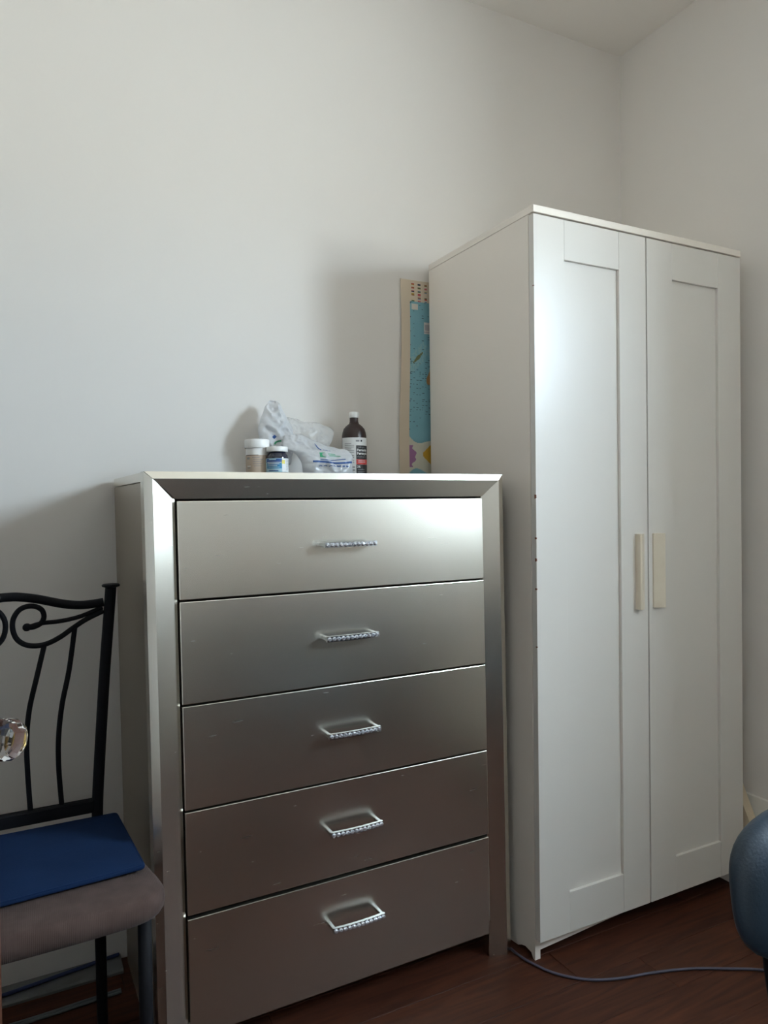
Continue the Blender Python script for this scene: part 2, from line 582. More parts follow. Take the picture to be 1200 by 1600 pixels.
for (lo, hi) in (((ROOM_X0, DY0 - 0.09, 0), (ROOM_X0 + 0.018, DY0, DZ + 0.09)), ((ROOM_X0, DY1, 0), (ROOM_X0 + 0.018, DY1 + 0.09, DZ + 0.09)),
                 ((ROOM_X0, DY0, DZ), (ROOM_X0 + 0.018, DY1, DZ + 0.09))):
    box_into(bm, lo, hi, 0.003)
struct(from_bm('trim_2', bm, 'trim'), 'painted casing around the doorway')

# window: frame, two sashes with panes, sill and casing
win = struct(empty('window_1', (ROOM_X1, (WIN_Y0 + WIN_Y1) / 2, WIN_Z0)), 'tall sash window in the right wall')
hw, hh = (WIN_Y1 - WIN_Y0) / 2, WIN_Z1 - WIN_Z0
def ring(name, x0, x1, y0, y1, z0, z1, w, material, parent):
    bm = bmesh.new()
    box_into(bm, (x0, y0, z0), (x1, y0 + w, z1), 0.003)
    box_into(bm, (x0, y1 - w, z0), (x1, y1, z1), 0.003)
    box_into(bm, (x0, y0 + w, z0), (x1, y1 - w, z0 + w), 0.003)
    box_into(bm, (x0, y0 + w, z1 - w), (x1, y1 - w, z1), 0.003)
    return from_bm(name, bm, material, parent)
SPLIT = hh * 0.52
ring('window_frame', REVEAL - 0.10, REVEAL - 0.02, -hw, hw, 0.0, hh, 0.03, 'trim', win)
for k, (z0, z1, xo) in enumerate(((0.03, SPLIT + 0.02, REVEAL - 0.09), (SPLIT - 0.02, hh - 0.03, REVEAL - 0.06))):
    s = ring('sash', xo, xo + 0.028, -hw + 0.03, hw - 0.03, z0, z1, 0.04, 'trim', win)
    box('pane', (xo + 0.012, -hw + 0.068, z0 + 0.038), (xo + 0.016, hw - 0.068, z1 - 0.038), 'light_softening_pane' if k == 0 else 'glass_pane', s)
box('window_sill', (-0.04, -hw + 0.002, 0.0005), (REVEAL - 0.10, hw - 0.002, 0.022), 'trim', win, 0.004)
bm = bmesh.new()
box_into(bm, (-0.015, -hw - 0.08, 0.0), (-0.0005, -hw, hh + 0.08), 0.003)
box_into(bm, (-0.015, hw, 0.0), (-0.0005, hw + 0.08, hh + 0.08), 0.003)
box_into(bm, (-0.015, -hw, hh), (-0.0005, hw, hh + 0.08), 0.003)
from_bm('window_casing', bm, 'trim', win)

# ------------------------------------------------------------------ open door with cut-glass knob (at the left edge)
KX, KY, KZ = -1.166, -0.393, 0.871        # centre of the glass knob
ax_dir = Vector((0.78, -0.625, 0)).normalized()      # knob axis = door normal towards the viewer
leaf_dir = Vector((0.625, 0.78, 0)).normalized()
DOOR_T = 0.036
knob_base = Vector((KX, KY, 0)) - ax_dir * 0.0685    # on the leaf's face
# leaf: local x along leaf_dir from hinge, local y = -ax_dir ; origin placed on the face line
s_k = 0.75                                           # distance hinge edge -> knob
org = knob_base - leaf_dir * s_k
door = struct(empty('door_1', (org.x, org.y, 0.008), math.atan2(leaf_dir.y, leaf_dir.x)), 'stained wooden door standing open with a faceted glass knob')
LW, LH = 0.812, 2.03
bm = bmesh.new()
st = 0.11
zs = [(0.0, 0.20), (0.86, 1.02), (1.92, 2.03)]
box_into(bm, (0, 0, 0), (st, DOOR_T, LH), 0.002)
box_into(bm, (LW - st, 0, 0), (LW, DOOR_T, LH), 0.002)
for z0, z1 in zs:
    box_into(bm, (st, 0.0005, z0), (LW - st, DOOR_T - 0.0005, z1), 0.002)
from_bm('door_frame', bm, 'door_wood', door)
for z0, z1 in ((0.20, 0.86), (1.02, 1.92)):
    box('door_panel', (st, 0.010, z0), (LW - st, DOOR_T - 0.010, z1), 'door_wood', door, 0.002)
kz = KZ - 0.008
rot = Matrix.Translation((s_k, 0, kz)) @ Matrix.Rotation(math.pi / 2, 4, 'X')     # lathe z -> local -y
kn = lathe('door_knob', [(0.0, 0.0425), (0.012, 0.0425), (0.020, 0.0465), (0.026, 0.0550), (0.0272, 0.0635), (0.0265, 0.0710), (0.022, 0.0785), (0.014, 0.0820), (0.0, 0.083)],
           'knob_glass', door, n=12, mtx=rot, smooth=False)
kn['label'] = 'faceted clear glass knob'
lathe('knob_collar', [(0.0, 0.004), (0.011, 0.004), (0.010, 0.028), (0.013, 0.034), (0.0175, 0.039), (0.0175, 0.0435), (0.006, 0.046), (0.0, 0.047)],
      'brass', kn, n=28, mtx=rot)
lathe('knob_rose', [(0.0, 0.0), (0.027, 0.0), (0.027, 0.003), (0.021, 0.006), (0.0, 0.007)], 'brass', door, n=32, mtx=rot)

# ------------------------------------------------------------------ dresser
DW, DH, DD, FI, FT, SH = 0.8816, 1.2335, 0.452, 0.0611, 0.055, 0.0102
dresser = tag(empty('dresser', (-0.9127, 0.0641, 0), 0.0088), 'champagne silver five-drawer dresser between the iron chair and the white wardrobe', 'dresser')
def rack(co):                                        # the old dresser stands slightly out of square
    return Vector((co.x - SH * co.z, co.y, co.z))
PROF = [(0, 0.0065), (0.016, 0), (FI, 0.0158), (FI, 0.045), (0, 0.045)]
def stile(sign):
    bm = bmesh.new()
    k = FT / FI
    X = (lambda u: u) if sign > 0 else (lambda u: DW - u)
    A = [bm.verts.new((X(u), b, 0.0)) for u, b in PROF]
    B = [bm.verts.new((X(u), b, DH - u * k - 0.0005)) for u, b in PROF]
    bm.faces.new(A); bm.faces.new(B[::-1])
    for i in range(5):
        bm.faces.new((A[i], B[i], B[(i + 1) % 5], A[(i + 1) % 5]))
    return from_bm('frame_stile', bm, 'silver', dresser, warp=rack)
stile(1); stile(-1)
bm = bmesh.new()
k = FI / FT
PV = [(0, 0.0040), (0.0144, 0), (FT, 0.010), (FT, 0.045), (0, 0.045)]
A = [bm.verts.new((v * k + 0.0006, b, DH - v)) for v, b in PV]
B = [bm.verts.new((DW - v * k - 0.0006, b, DH - v)) for v, b in PV]
bm.faces.new(A); bm.faces.new(B[::-1])
for i in range(5):
    bm.faces.new((A[i], B[i], B[(i + 1) % 5], A[(i + 1) % 5]))
from_bm('frame_rail', bm, 'silver', dresser, warp=rack)
box('side_panel', (0.002, 0.0455, 0.0), (0.020, DD, DH - 0.0215), 'silver_shaded', dresser, 0.001, warp=rack)
box('side_panel', (DW - 0.020, 0.0455, 0.0), (DW - 0.002, DD, DH - 0.0215), 'silver_shaded', dresser, 0.001, warp=rack)
box('top_panel', (0.0015, 0.0455, DH - 0.020), (DW - 0.0015, DD, DH - 0.0002), 'silver', dresser, 0.001, warp=rack)
box('back_panel', (0.021, DD - 0.010, 0.06), (DW - 0.021, DD - 0.002, DH - 0.022), 'hardboard', dresser, warp=rack)
box('carcass', (0.021, 0.046, 0.064), (DW - 0.021, DD - 0.012, DH - 0.024), 'subfloor_gap_shade', dresser, warp=rack)  # shade of the drawer gaps put into a near-black colour
box('apron', (FI + 0.0005, 0.012, 0.0622), (DW - FI - 0.0005, 0.040, 0.0985), 'silver', dresser, 0.0015, warp=rack)

GZ = [DH - FT - 0.003, 0.9694, 0.7551, 0.5375, 0.3185, 0.0985]
gem = bmesh.new()
lathe_into(gem, [(0.0052, 0.0), (0.0052, 0.0012), (0.0030, 0.0036), (0.0, 0.0038)], 8)
bmesh.ops.remove_doubles(gem, verts=gem.verts, dist=1e-6)
for v in gem.verts:                                   # gem axis -> local -y
    v.co = Vector((v.co.x, -v.co.z, v.co.y))
bmesh.ops.recalc_face_normals(gem, faces=gem.faces)
gem_me = bpy.data.meshes.new('crystal')
gem.to_mesh(gem_me); gem.free()
gem_me.materials.append(M['crystal'])
for i in range(5):
    zt, zb = GZ[i], GZ[i + 1]
    hi = zt - (0.0035 if i == 4 else 0.0018)
    lo = zb + (0.0022 if i < 4 else 0.0008)
    if i == 3:
        lo += 0.0022
    d = box('drawer', (FI + 0.0028, 0.0052, lo), (DW - FI - 0.0028, 0.040, hi), 'silver', dresser, 0.0015, 2, warp=rack)
    zc = (0.9694 + 1.1785) / 2 if i == 0 else (zt + zb) / 2 + (0.010 if i == 4 else 0.004)
    xc = DW / 2 - 0.004 - SH * zc
    L = 0.128
    bm = bmesh.new()
    npt = 12
    for s in (-1, 1):                                  # posts
        box_into(bm, (xc + s * (L / 2 - 0.004) - 0.004, -0.0245, zc - 0.0045), (xc + s * (L / 2 - 0.004) + 0.004, 0.0054, zc + 0.0045), 0.0012)
    bow = lambda u: -0.0245 - 0.0035 * (1 - (2 * u - 1) ** 2)
    rings = []
    for j in range(npt + 1):                           # slightly bowed bar
        u = j / npt
        xx = xc - L / 2 + L * u
        yy = bow(u)
        rings.append([bm.verts.new((xx, yy - 0.0035, zc - 0.0062)), bm.verts.new((xx, yy - 0.0035, zc + 0.0062)),
                      bm.verts.new((xx, yy + 0.0035, zc + 0.0062)), bm.verts.new((xx, yy + 0.0035, zc - 0.0062))])
    for a, b in zip(rings, rings[1:]):
        for j in range(4):
            bm.faces.new((a[j], a[(j + 1) % 4], b[(j + 1) % 4], b[j]))
    bm.faces.new(rings[0]); bm.faces.new(rings[-1][::-1])
    h = from_bm('handle', bm, 'chrome', d)
    h['label'] = 'chrome bar handle set with crystals'
    for j in range(12):
        u = (j + 0.5) / 12
        g = bpy.data.objects.new('crystal', gem_me)
        COL.objects.link(g)
        g.parent = d
        g.location = (xc - L / 2 + L * u, bow(u) - 0.0034, zc)
        g.rotation_euler = (random.uniform(-.06, .06), random.uniform(0, .7), random.uniform(-.06, .06))

# ------------------------------------------------------------------ wardrobe
WW, WD, WH = 0.7765, 0.5028, 1.90
wr = tag(empty('wardrobe', (0, 0, 0)), 'tall white two-door wardrobe in the corner right of the silver dresser', 'wardrobe')
poly_prism('side_panel', [(0.0205, 0.0), (0.028, 0.0), (0.036, 0.013), (0.060, 0.016), (0.075, 0.011), (0.090, 0.003), (0.12, 0.0),
                          (WD, 0.0), (WD, WH - 0.0185), (0.0205, WH - 0.0185)], 'x', 0.0012, 0.018, 'laminate', wr)
poly_prism('side_panel', [(0.0205, 0.0), (WD, 0.0), (WD, WH - 0.0185), (0.0205, WH - 0.0185)], 'x', WW - 0.018, WW - 0.0012, 'laminate', wr)
box('top_panel', (0, -0.002, WH - 0.018), (WW, WD, WH), 'laminate', wr, 0.0008)
box('back_panel', (0.018, WD - 0.006, 0.04), (WW - 0.018, WD - 0.001, WH - 0.0185), 'hardboard', wr)
box('bottom_panel', (0.0185, 0.0345, 0.056), (WW - 0.0185, WD - 0.007, 0.072), 'laminate', wr)
poly_prism('plinth', [(0.019, 0.022), (WW * 0.5, 0.044), (WW - 0.019, 0.046), (WW - 0.019, 0.0555), (0.019, 0.0555)], 'y', 0.0215, 0.034, 'laminate', wr)
ZB, ZT = 0.0545, WH - 0.0215
def wdoor(x0, x1, hx, sgn):
    e = empty('door', (0, 0, 0)); e.parent = wr
    s, t0, t1 = 0.0985, 0.101, 0.1035
    y1 = 0.0190
    g = 0.0003
    box('stile', (x0, 0, ZB), (x0 + s - g, y1, ZT), 'door_laminate', e, 0.0007)
    box('stile', (x1 - s + g, 0, ZB), (x1, y1, ZT), 'door_laminate', e, 0.0007)
    box('rail', (x0 + s, 0.0003, ZT - t0), (x1 - s, y1, ZT), 'door_laminate', e, 0.0007)
    box('rail', (x0 + s, 0.0003, ZB), (x1 - s, y1, ZB + t1), 'door_laminate', e, 0.0007)
    box('panel', (x0 + s + 0.0002, 0.0085, ZB + t1 + 0.0002), (x1 - s - 0.0002, 0.0150, ZT - t0 - 0.0002), 'door_laminate', e)
    # wedge-shaped grip strip: tall on the side away from the gap
    if sgn < 0:
        prof = [(hx - 0.030, 0.0), (hx - 0.030, -0.018), (hx - 0.026, -0.021), (hx, -0.004), (hx, 0.0)]
    else:
        prof = [(hx, 0.0), (hx, -0.004), (hx + 0.026, -0.021), (hx + 0.030, -0.018), (hx + 0.030, 0.0)]
    h = poly_prism('handle', prof, 'z', 0.868, 1.072, 'cream', e)
    h['label'] = 'cream wedge-shaped grip strip'
MID = WW / 2
wdoor(0.0012, MID - 0.0022, MID - 0.019, -1)
wdoor(MID + 0.0022, WW - 0.0012, MID + 0.016, 1)
for (z, s) in ((1.176, 0.010), (1.072, 0.005), (1.018, 0.008), (0.945, 0.005), (0.80, 0.003), (1.70, 0.002)):
    poly_prism('paint_chip', [(-0.0004, z - s / 2), (0.0030, z - s * 0.3), (0.0022, z + s * 0.1), (0.0030, z + s * 0.35), (-0.0004, z + s / 2)], 'y', -0.0006, 0.004, 'chip', wr)

# ------------------------------------------------------------------ wall map behind the wardrobe
mapo = tag(empty('wall_map', (-0.090, 0.531, 0.95)), 'creased paper world map on the wall behind the wardrobe', 'map')
def map_color(x, z):
    """x from the sheet's left edge, z above 0.95 m; print only"""
    cream = (0.62, 0.52, 0.40)
    zz = z + 0.95
    bx = 0.034                                          # width of the left margin
    if x < bx or zz > 1.852:
        return cream
    if zz > 1.790:                                      # block of little flags
        u, v = x - bx, 1.848 - zz
        cx, cz = int(u / 0.0245), int(v / 0.0105)
        fu, fv = u / 0.0245 - cx, v / 0.0105 - cz
        if 0.25 < fu < 0.68 and 0.22 < fv < 0.80 and (cx * 7 + cz * 3) % 11 != 1:
            pal = [(0.45, 0.05, 0.05), (0.10, 0.14, 0.06), (0.42, 0.30, 0.05), (0.30, 0.12, 0.05), (0.20, 0.24, 0.32), (0.05, 0.05, 0.08), (0.5, 0.12, 0.14)]
            a = pal[(cx * 5 + cz * 3) % 7]; b = pal[(cx * 3 + cz * 5 + 2) % 7]
            return a if fv < 0.52 else b
        return cream
    n1 = noise.noise(Vector((x * 30, zz * 30, 3.1)))
    sea = (0.20 + 0.02 * n1, 0.40 + 0.03 * n1, 0.46 + 0.03 * n1)
    u = x - bx
    if 0.006 < u < 0.030 and 1.764 < zz < 1.782: return (0.60, 0.57, 0.50)      # small caption boxes
    if 0.052 < u < 0.084 and 1.692 < zz < 1.728:
        return (0.45, 0.42, 0.42) if (1.704 < zz < 1.722 and u > 0.056) or (1.696 < zz < 1.699) else (0.66, 0.61, 0.56)
    # island pair
    a = Vector((u - 0.030, zz - 1.617)); t = a.x * 0.72 + a.y * 0.70; q = -a.x * 0.70 + a.y * 0.72
    if abs(t) < 0.026 and abs(q) < 0.0055 * (1.1 - abs(t) / 0.03) + 0.002 * noise.noise(Vector((t * 300, 1, 2))):
        return (0.16, 0.17, 0.08)
    if abs(t) < 0.05 and abs(q) < 0.022 + 0.006 * n1:
        sea = (0.25 + 0.03 * n1, 0.43 + 0.03 * n1, 0.455) if noise.noise(Vector((u * 160, zz * 160, 7))) > -0.1 else sea
    # orange coast on the right
    if u > 0.066 - 0.006 * math.sin((zz - 1.53) * 90) and 1.535 < zz < 1.585: return (0.42, 0.22, 0.09)
    # polar cap with two coloured regions at the bottom
    dz = zz - 1.315
    w = 0.055 - 0.010 * math.sin(u * 60) + 0.004 * n1
    if -w < dz < w - u * 0.3:
        if u < 0.024 - abs(dz + 0.004) * 0.45 + 0.004 * math.sin(dz * 260) and -0.04 < dz < 0.028: return (0.33, 0.16, 0.30)
        if u > 0.046 and abs(dz) < (u - 0.040) * 0.95: return (0.58, 0.34, 0.04)
        return (0.56, 0.54, 0.44)
    # fine lettering
    lx, lz = int(u / 0.011), int((zz - 1.40) / 0.0065)
    h = math.sin(lx * 12.9898 + lz * 78.233) * 43758.5453
    h -= math.floor(h)
    dens = 0.42 if 1.44 < zz < 1.62 else 0.10
    fx, fz = u / 0.011 - lx, (zz - 1.40) / 0.0065 - lz
    if h < dens and 0.1 < fx < 0.15 + 0.75 * (h / dens) and 0.30 < fz < 0.58: return (0.06, 0.09, 0.10)
    # dots on the frame line
    if u < 0.0035 and (zz * 23) % 1 < 0.07: return (0.08, 0.08, 0.12)
    return sea
XS = [i * 0.0016 for i in range(82)] + [0.14, 0.2, 0.3, 0.42, 0.60]
ZS = [0.0, 0.1, 0.2, 0.27] + [0.28 + i * 0.0018 for i in range(352)]
ZS = [z for z in ZS if z < 0.905] + [0.905]
vs, fs, cols = [], [], []
def wav(x, z):
    e = 0.004 * math.sin(z * 6.5 + 0.6) * (1 - min(x / 0.12, 1)) - 0.003 * (1 if x < 0.002 else 0) * math.sin(z * 21)
    return Vector((x + 0.006 * math.sin(z * 7.0 + 2.2) * max(0, 1 - x / 0.10), -0.0015 - 0.0035 * max(0, 1 - x / 0.05) * (0.5 + 0.5 * math.sin(z * 12)), z))
for z in ZS:
    for x in XS:
        vs.append(wav(x, z))
nx = len(XS)
for j in range(len(ZS) - 1):
    for i in range(nx - 1):
        fs.append((j * nx + i, j * nx + i + 1, (j + 1) * nx + i + 1, (j + 1) * nx + i))
        cols.append(map_color((XS[i] + XS[i + 1]) / 2, (ZS[j] + ZS[j + 1]) / 2))
me = bpy.data.meshes.new('sheet')
me.from_pydata(vs, [], fs)
ca = me.color_attributes.new('ink', 'FLOAT_COLOR', 'CORNER')
flat = []
for c in cols:
    flat += [c[0], c[1], c[2], 1.0] * 4
ca.data.foreach_set('color', flat)
me.update()
sh = link('sheet', me, 'map_print', mapo, smooth=True)
sm = sh.modifiers.new('paper', 'SOLIDIFY'); sm.thickness = 0.0004

# ------------------------------------------------------------------ things on the dresser
TOP = DH
def cyl_patch(name, r, cx, cy, a0, a1, z0, z1, material, parent, n=18):
    """curved label piece around a vertical axis; angles measured from -y, towards +x"""
    bm = bmesh.new()
    A, B = [], []
    for i in range(n + 1):
        a = a0 + (a1 - a0) * i / n
        A.append(bm.verts.new((cx + r * math.sin(a), cy - r * math.cos(a), z0)))
        B.append(bm.verts.new((cx + r * math.sin(a), cy - r * math.cos(a), z1)))
    for i in range(n):
        bm.faces.new((A[i], A[i + 1], B[i + 1], B[i]))
    me = bpy.data.meshes.new(name); bm.to_mesh(me); bm.free()
    return link(name, me, material, parent, smooth=True)


def text_mesh(s, size, mapping, name, material, parent, bold=0.0):
    cu = bpy.data.curves.new('txt', 'FONT')
    cu.body = s; cu.size = size; cu.offset = bold; cu.resolution_u = 2
    to = bpy.data.objects.new('txt', cu)
    COL.objects.link(to)
    dg = bpy.context.evaluated_depsgraph_get()
    dg.update()
    me = bpy.data.meshes.new_from_object(to.evaluated_get(dg))
    bpy.data.objects.remove(to); bpy.data.curves.remove(cu)
    me.name = name
    bm = bmesh.new(); bm.from_mesh(me)
    for v in bm.verts:
        v.co = mapping(v.co.x, v.co.y)
    bm.to_mesh(me); bm.free()
    me.materials.clear()
    return link(name, me, material, parent)


def on_cyl(r, a0, z0):
    return lambda x, y: Vector((r * math.sin(a0 + x / r), -r * math.cos(a0 + x / r), z0 + y))


# direction from the viewer decides how each bottle was turned by hand: label centres are turned a little to +x
# brown bottle
bb = tag(empty('medicine_bottle', (-0.2835, 0.455, TOP)), 'tall dark brown medicine bottle with white cap and black and red label', 'bottle')
bb.scale = (1.02, 1.02, 1.05)
R0 = 0.0345
lathe('bottle_body', [(0.0, 0.0), (0.031, 0.0), (R0, 0.003), (R0, 0.118), (0.0328, 0.127), (0.0295, 0.137), (0.0225, 0.145), (0.0145, 0.151),
                      (0.0122, 0.157), (0.0120, 0.168), (0.0, 0.168)], 'brown_plastic', bb, n=40)
lathe('cap', [(0.0, 0.1675), (0.0142, 0.1675), (0.0145, 0.169), (0.0145, 0.181), (0.0135, 0.1825), (0.0, 0.1825)], 'white_plastic', bb, n=40,
      flute=lambda u, z: 1 + 0.012 * math.cos(u * 2 * math.pi * 10))
rl = R0 + 0.0003
AV = 0.43                                              # angle of the viewer seen from the bottle (towards -x): label runs round it
lab = cyl_patch('label', rl, 0, 0, -AV - 1.25, -AV + 2.6, 0.006, 0.1115, 'white_ink', bb, 40)
r2, r3 = rl + 0.0003, rl + 0.0006
A0, A1 = -AV + 0.14, -AV + 1.9
cyl_patch('label_panel', r2, 0, 0, A0, A1, 0.053, 0.090, 'black_ink', lab)
cyl_patch('label_panel', r2, 0, 0, A0, A1, 0.039, 0.0528, 'red_ink', lab)
cyl_patch('label_panel', r2, 0, 0, A0, A1, 0.0095, 0.0388, 'black_ink', lab)
text_mesh('Hydrogen', 0.0062, on_cyl(r3, A0 + 0.06, 0.0835), 'lettering', 'grey_ink', lab)
text_mesh('Peroxide', 0.0095, on_cyl(r3, A0 + 0.06, 0.0745), 'lettering', 'white_ink', lab, 0.0003)
text_mesh('Peroxyde', 0.0095, on_cyl(r3, A0 + 0.06, 0.0655), 'lettering', 'white_ink', lab, 0.0003)
text_mesh("d'hydrogène", 0.0062, on_cyl(r3, A0 + 0.06, 0.058), 'lettering', 'grey_ink', lab)
text_mesh('3%', 0.0085, on_cyl(r3, A0 + 0.06, 0.030), 'lettering', 'white_ink', lab, 0.0003)
def rule(a0, a1, z, h, material, parent, r=r3):
    return cyl_patch('print_line', r, 0, 0, a0, a1, z, z + h, material, parent, 6)
for z in (0.0485, 0.0445):
    rule(A0 + 0.15, A0 + 0.85, z, 0.0012, 'white_ink', lab)
for z in (0.0245, 0.0195, 0.0150):
    rule(A0 + 0.10, A0 + 0.75, z, 0.0018, 'grey_ink', lab)
rule(A0 - 0.02, A0 + 0.28, 0.1000, 0.0045, 'grey_ink', lab, r2)
rule(A0 + 0.38, A0 + 0.52, 0.1000, 0.0050, 'black_ink', lab, r2)
for i in range(12):
    z = 0.094 - i * 0.0046
    rule(-AV - 0.86, -AV + (-0.02 if i % 3 else -0.25), z, 0.0016, 'grey_ink', lab, r2)
for z in (0.030, 0.022, 0.013):
    rule(-AV - 0.2, -AV + 0.04, z, 0.0035, 'grey_ink', lab, r2)

# tall white pill bottle
pb = tag(empty('pill_bottle', (-0.640, 0.235, TOP)), 'white plastic pill bottle with tan label, left of the blue bottle', 'bottle')
lathe('bottle_body', [(0.0, 0.0), (0.024, 0.0), (0.0265, 0.003), (0.0265, 0.058), (0.0255, 0.064), (0.0, 0.066)], 'white_plastic', pb, n=40)
lathe('cap', [(0.0, 0.064), (0.0285, 0.064), (0.0290, 0.066), (0.0290, 0.082), (0.0275, 0.0845), (0.0, 0.0850)], 'white_plastic', pb, n=60,
      flute=lambda u, z: 1 + 0.008 * math.cos(u * 2 * math.pi * 30))
lb = cyl_patch('label', 0.0268, 0, 0, -2.4, 1.9, 0.006, 0.047, 'tan_label', pb, 40)
rb = 0.0271
rule(-1.5, -0.2, 0.0462, 0.0012, 'black_ink', lb, rb)
for (a0, a1, z, h, m_) in ((-1.35, -1.0, 0.037, 0.005, 'grey_ink'), (-1.3, -0.9, 0.020, 0.002, 'white_ink'), (-1.3, -0.95, 0.016, 0.0018, 'grey_ink'),
                           (-0.75, -0.1, 0.041, 0.0012, 'grey_ink'), (-0.7, 0.2, 0.036, 0.0010, 'grey_ink'), (-0.7, 0.0, 0.031, 0.0012, 'grey_ink'),
                           (-0.7, 0.15, 0.026, 0.0010, 'grey_ink'), (-0.6, 0.1, 0.021, 0.0010, 'grey_ink')):
    rule(a0, a1, z, h, m_, lb, rb)

# small blue bottle
sb = tag(empty('vitamin_jar', (-0.601, 0.205, TOP)), 'small dark blue glass jar with white lid and blue label', 'bottle')
lathe('bottle_body', [(0.0, 0.0), (0.0235, 0.0), (0.0262, 0.003), (0.0262, 0.040), (0.0245, 0.046), (0.0205, 0.051), (0.0200, 0.056), (0.0, 0.056)],
      'navy_glass', sb, n=40)
lathe('cap', [(0.0, 0.0545), (0.0245, 0.0545), (0.0250, 0.056), (0.0250, 0.0645), (0.0238, 0.0662), (0.0, 0.0665)], 'white_plastic', sb, n=60,
      flute=lambda u, z: 1 + 0.008 * math.cos(u * 2 * math.pi * 30))
ls = cyl_patch('label', 0.0265, 0, 0, -2.2, 2.6, 0.006, 0.0385, 'pale_ink', sb, 40)
r5, r6 = 0.0268, 0.0271
V5 = -0.33
cyl_patch('label_panel', r5, 0, 0, V5 - 1.15, V5 + 0.42, 0.028, 0.0375, 'blue_ink', ls)
cyl_patch('label_panel', r5, 0, 0, V5 - 1.05, V5 + 0.42, 0.0145, 0.0275, 'sky_ink', ls)
cyl_patch('label_panel', r5, 0, 0, V5 + 0.44, V5 + 1.9, 0.0065, 0.0380, 'white_ink', ls)
cyl_patch('label_panel', r6, 0, 0, V5 + 0.42, V5 + 0.72, 0.0255, 0.0345, 'yellow_ink', ls, 8)
for (a0, a1, z, h, m_) in ((-0.75, -0.1, 0.0345, 0.0022, 'pale_ink'), (-1.0, 0.35, 0.0283, 0.0012, 'white_ink'), (-0.9, 0.2, 0.0245, 0.0016, 'white_ink'),
                           (-0.9, 0.0, 0.0205, 0.0012, 'white_ink'), (-0.85, 0.2, 0.0168, 0.0012, 'pale_ink'), (-0.8, 0.1, 0.0085, 0.0016, 'blue_ink')):
    rule(V5 + a0, V5 + a1, z, h, m_, ls, r6)
for i in range(7):
    rule(V5 + 0.85, V5 + 1.5, 0.034 - i * 0.0038, 0.0010, 'grey_ink', ls, r6)

# crumpled plastic bag
bag = tag(empty('plastic_bag', (-0.462, 0.405, TOP)), 'crumpled white plastic shopping bag beside the brown bottle', 'bag')
def crease(x, y, z, k):
    p = Vector((x * 26 + k, z * 22 - k, y * 26))
    a = abs(noise.noise(p)) + 0.5 * abs(noise.noise(p * 2.3)) + 0.25 * abs(noise.noise(p * 5.1))
    return 0.6 - a
def bag_lobe(name, rows, material, seed, amp, nu=30, nv=44, front_only=False):
    """rows: (z, x left, x right, y centre, half thickness), bottom to top, in bag coordinates"""
    P = catmull([(r[0], r[1], r[2]) for r in rows], 10)
    Q = catmull([(r[3], r[4], 0) for r in rows], 10)
    bm = bmesh.new()
    n = len(P)
    rings = []
    for a, q in zip(P, Q):
        z, xl, xr = a
        yc, th = q.x, max(q.y, 0.0012)
        ring_ = []
        for side in (-1, 1):
            for i in range(nu):
                u = i / nu if side < 0 else 1 - i / nu
                x = xl + (xr - xl) * u
                b = math.sin(math.pi * u) ** 0.6
                yy = yc + side * th * b
                c = crease(x, side * 0.3, z, seed)
                ring_.append(bm.verts.new((x + amp * 0.35 * noise.noise(Vector((z * 40, seed, u * 3))),
                                           yy + side * amp * c * (0.35 + b), z + amp * 0.4 * noise.noise(Vector((x * 40, seed + 5, side))))))
        rings.append(ring_)
    m = 2 * nu
    for a, b in zip(rings, rings[1:]):
        for i in range(m):
            bm.faces.new((a[i], a[(i + 1) % m], b[(i + 1) % m], b[i]))
    bm.faces.new(rings[0][::-1]); bm.faces.new(rings[-1])
    for v in bm.verts:
        v.co.z = max(v.co.z, 0.0015)
    return from_bm(name, bm, material, bag, smooth=True)
bag_lobe('bag_body', [(0.0015, -0.012, 0.132, -0.035, 0.030), (0.03, -0.014, 0.134, -0.037, 0.036), (0.055, -0.022, 0.133, -0.034, 0.030), (0.068, -0.035, 0.130, -0.028, 0.024),
                      (0.076, -0.050, 0.122, -0.020, 0.018), (0.083, -0.058, 0.085, -0.012, 0.018), (0.095, -0.058, 0.052, -0.004, 0.016), (0.107, -0.053, 0.022, 0.004, 0.012), (0.118, -0.045, 0.000, 0.010, 0.006)],
         'bag_white', 1.7, 0.013)
bag_lobe('bag_handle', [(0.040, -0.060, -0.020, 0.032, 0.010), (0.070, -0.085, -0.014, 0.037, 0.018), (0.098, -0.106, -0.010, 0.042, 0.022), (0.130, -0.104, -0.008, 0.048, 0.022), (0.160, -0.096, -0.016, 0.056, 0.018),
                        (0.190, -0.082, -0.030, 0.064, 0.013), (0.208, -0.070, -0.042, 0.070, 0.008), (0.216, -0.062, -0.052, 0.072, 0.003)],
         'bag_white', 5.2, 0.019)
bag_lobe('bag_handle', [(0.060, 0.010, 0.060, 0.040, 0.010), (0.085, 0.000, 0.092, 0.048, 0.016), (0.110, -0.006, 0.112, 0.056, 0.018), (0.135, -0.016, 0.120, 0.064, 0.014),
                        (0.152, -0.024, 0.100, 0.070, 0.009), (0.165, -0.028, 0.030, 0.074, 0.005), (0.172, -0.024, -0.005, 0.076, 0.002)],
         'bag_clear', 9.4, 0.014)

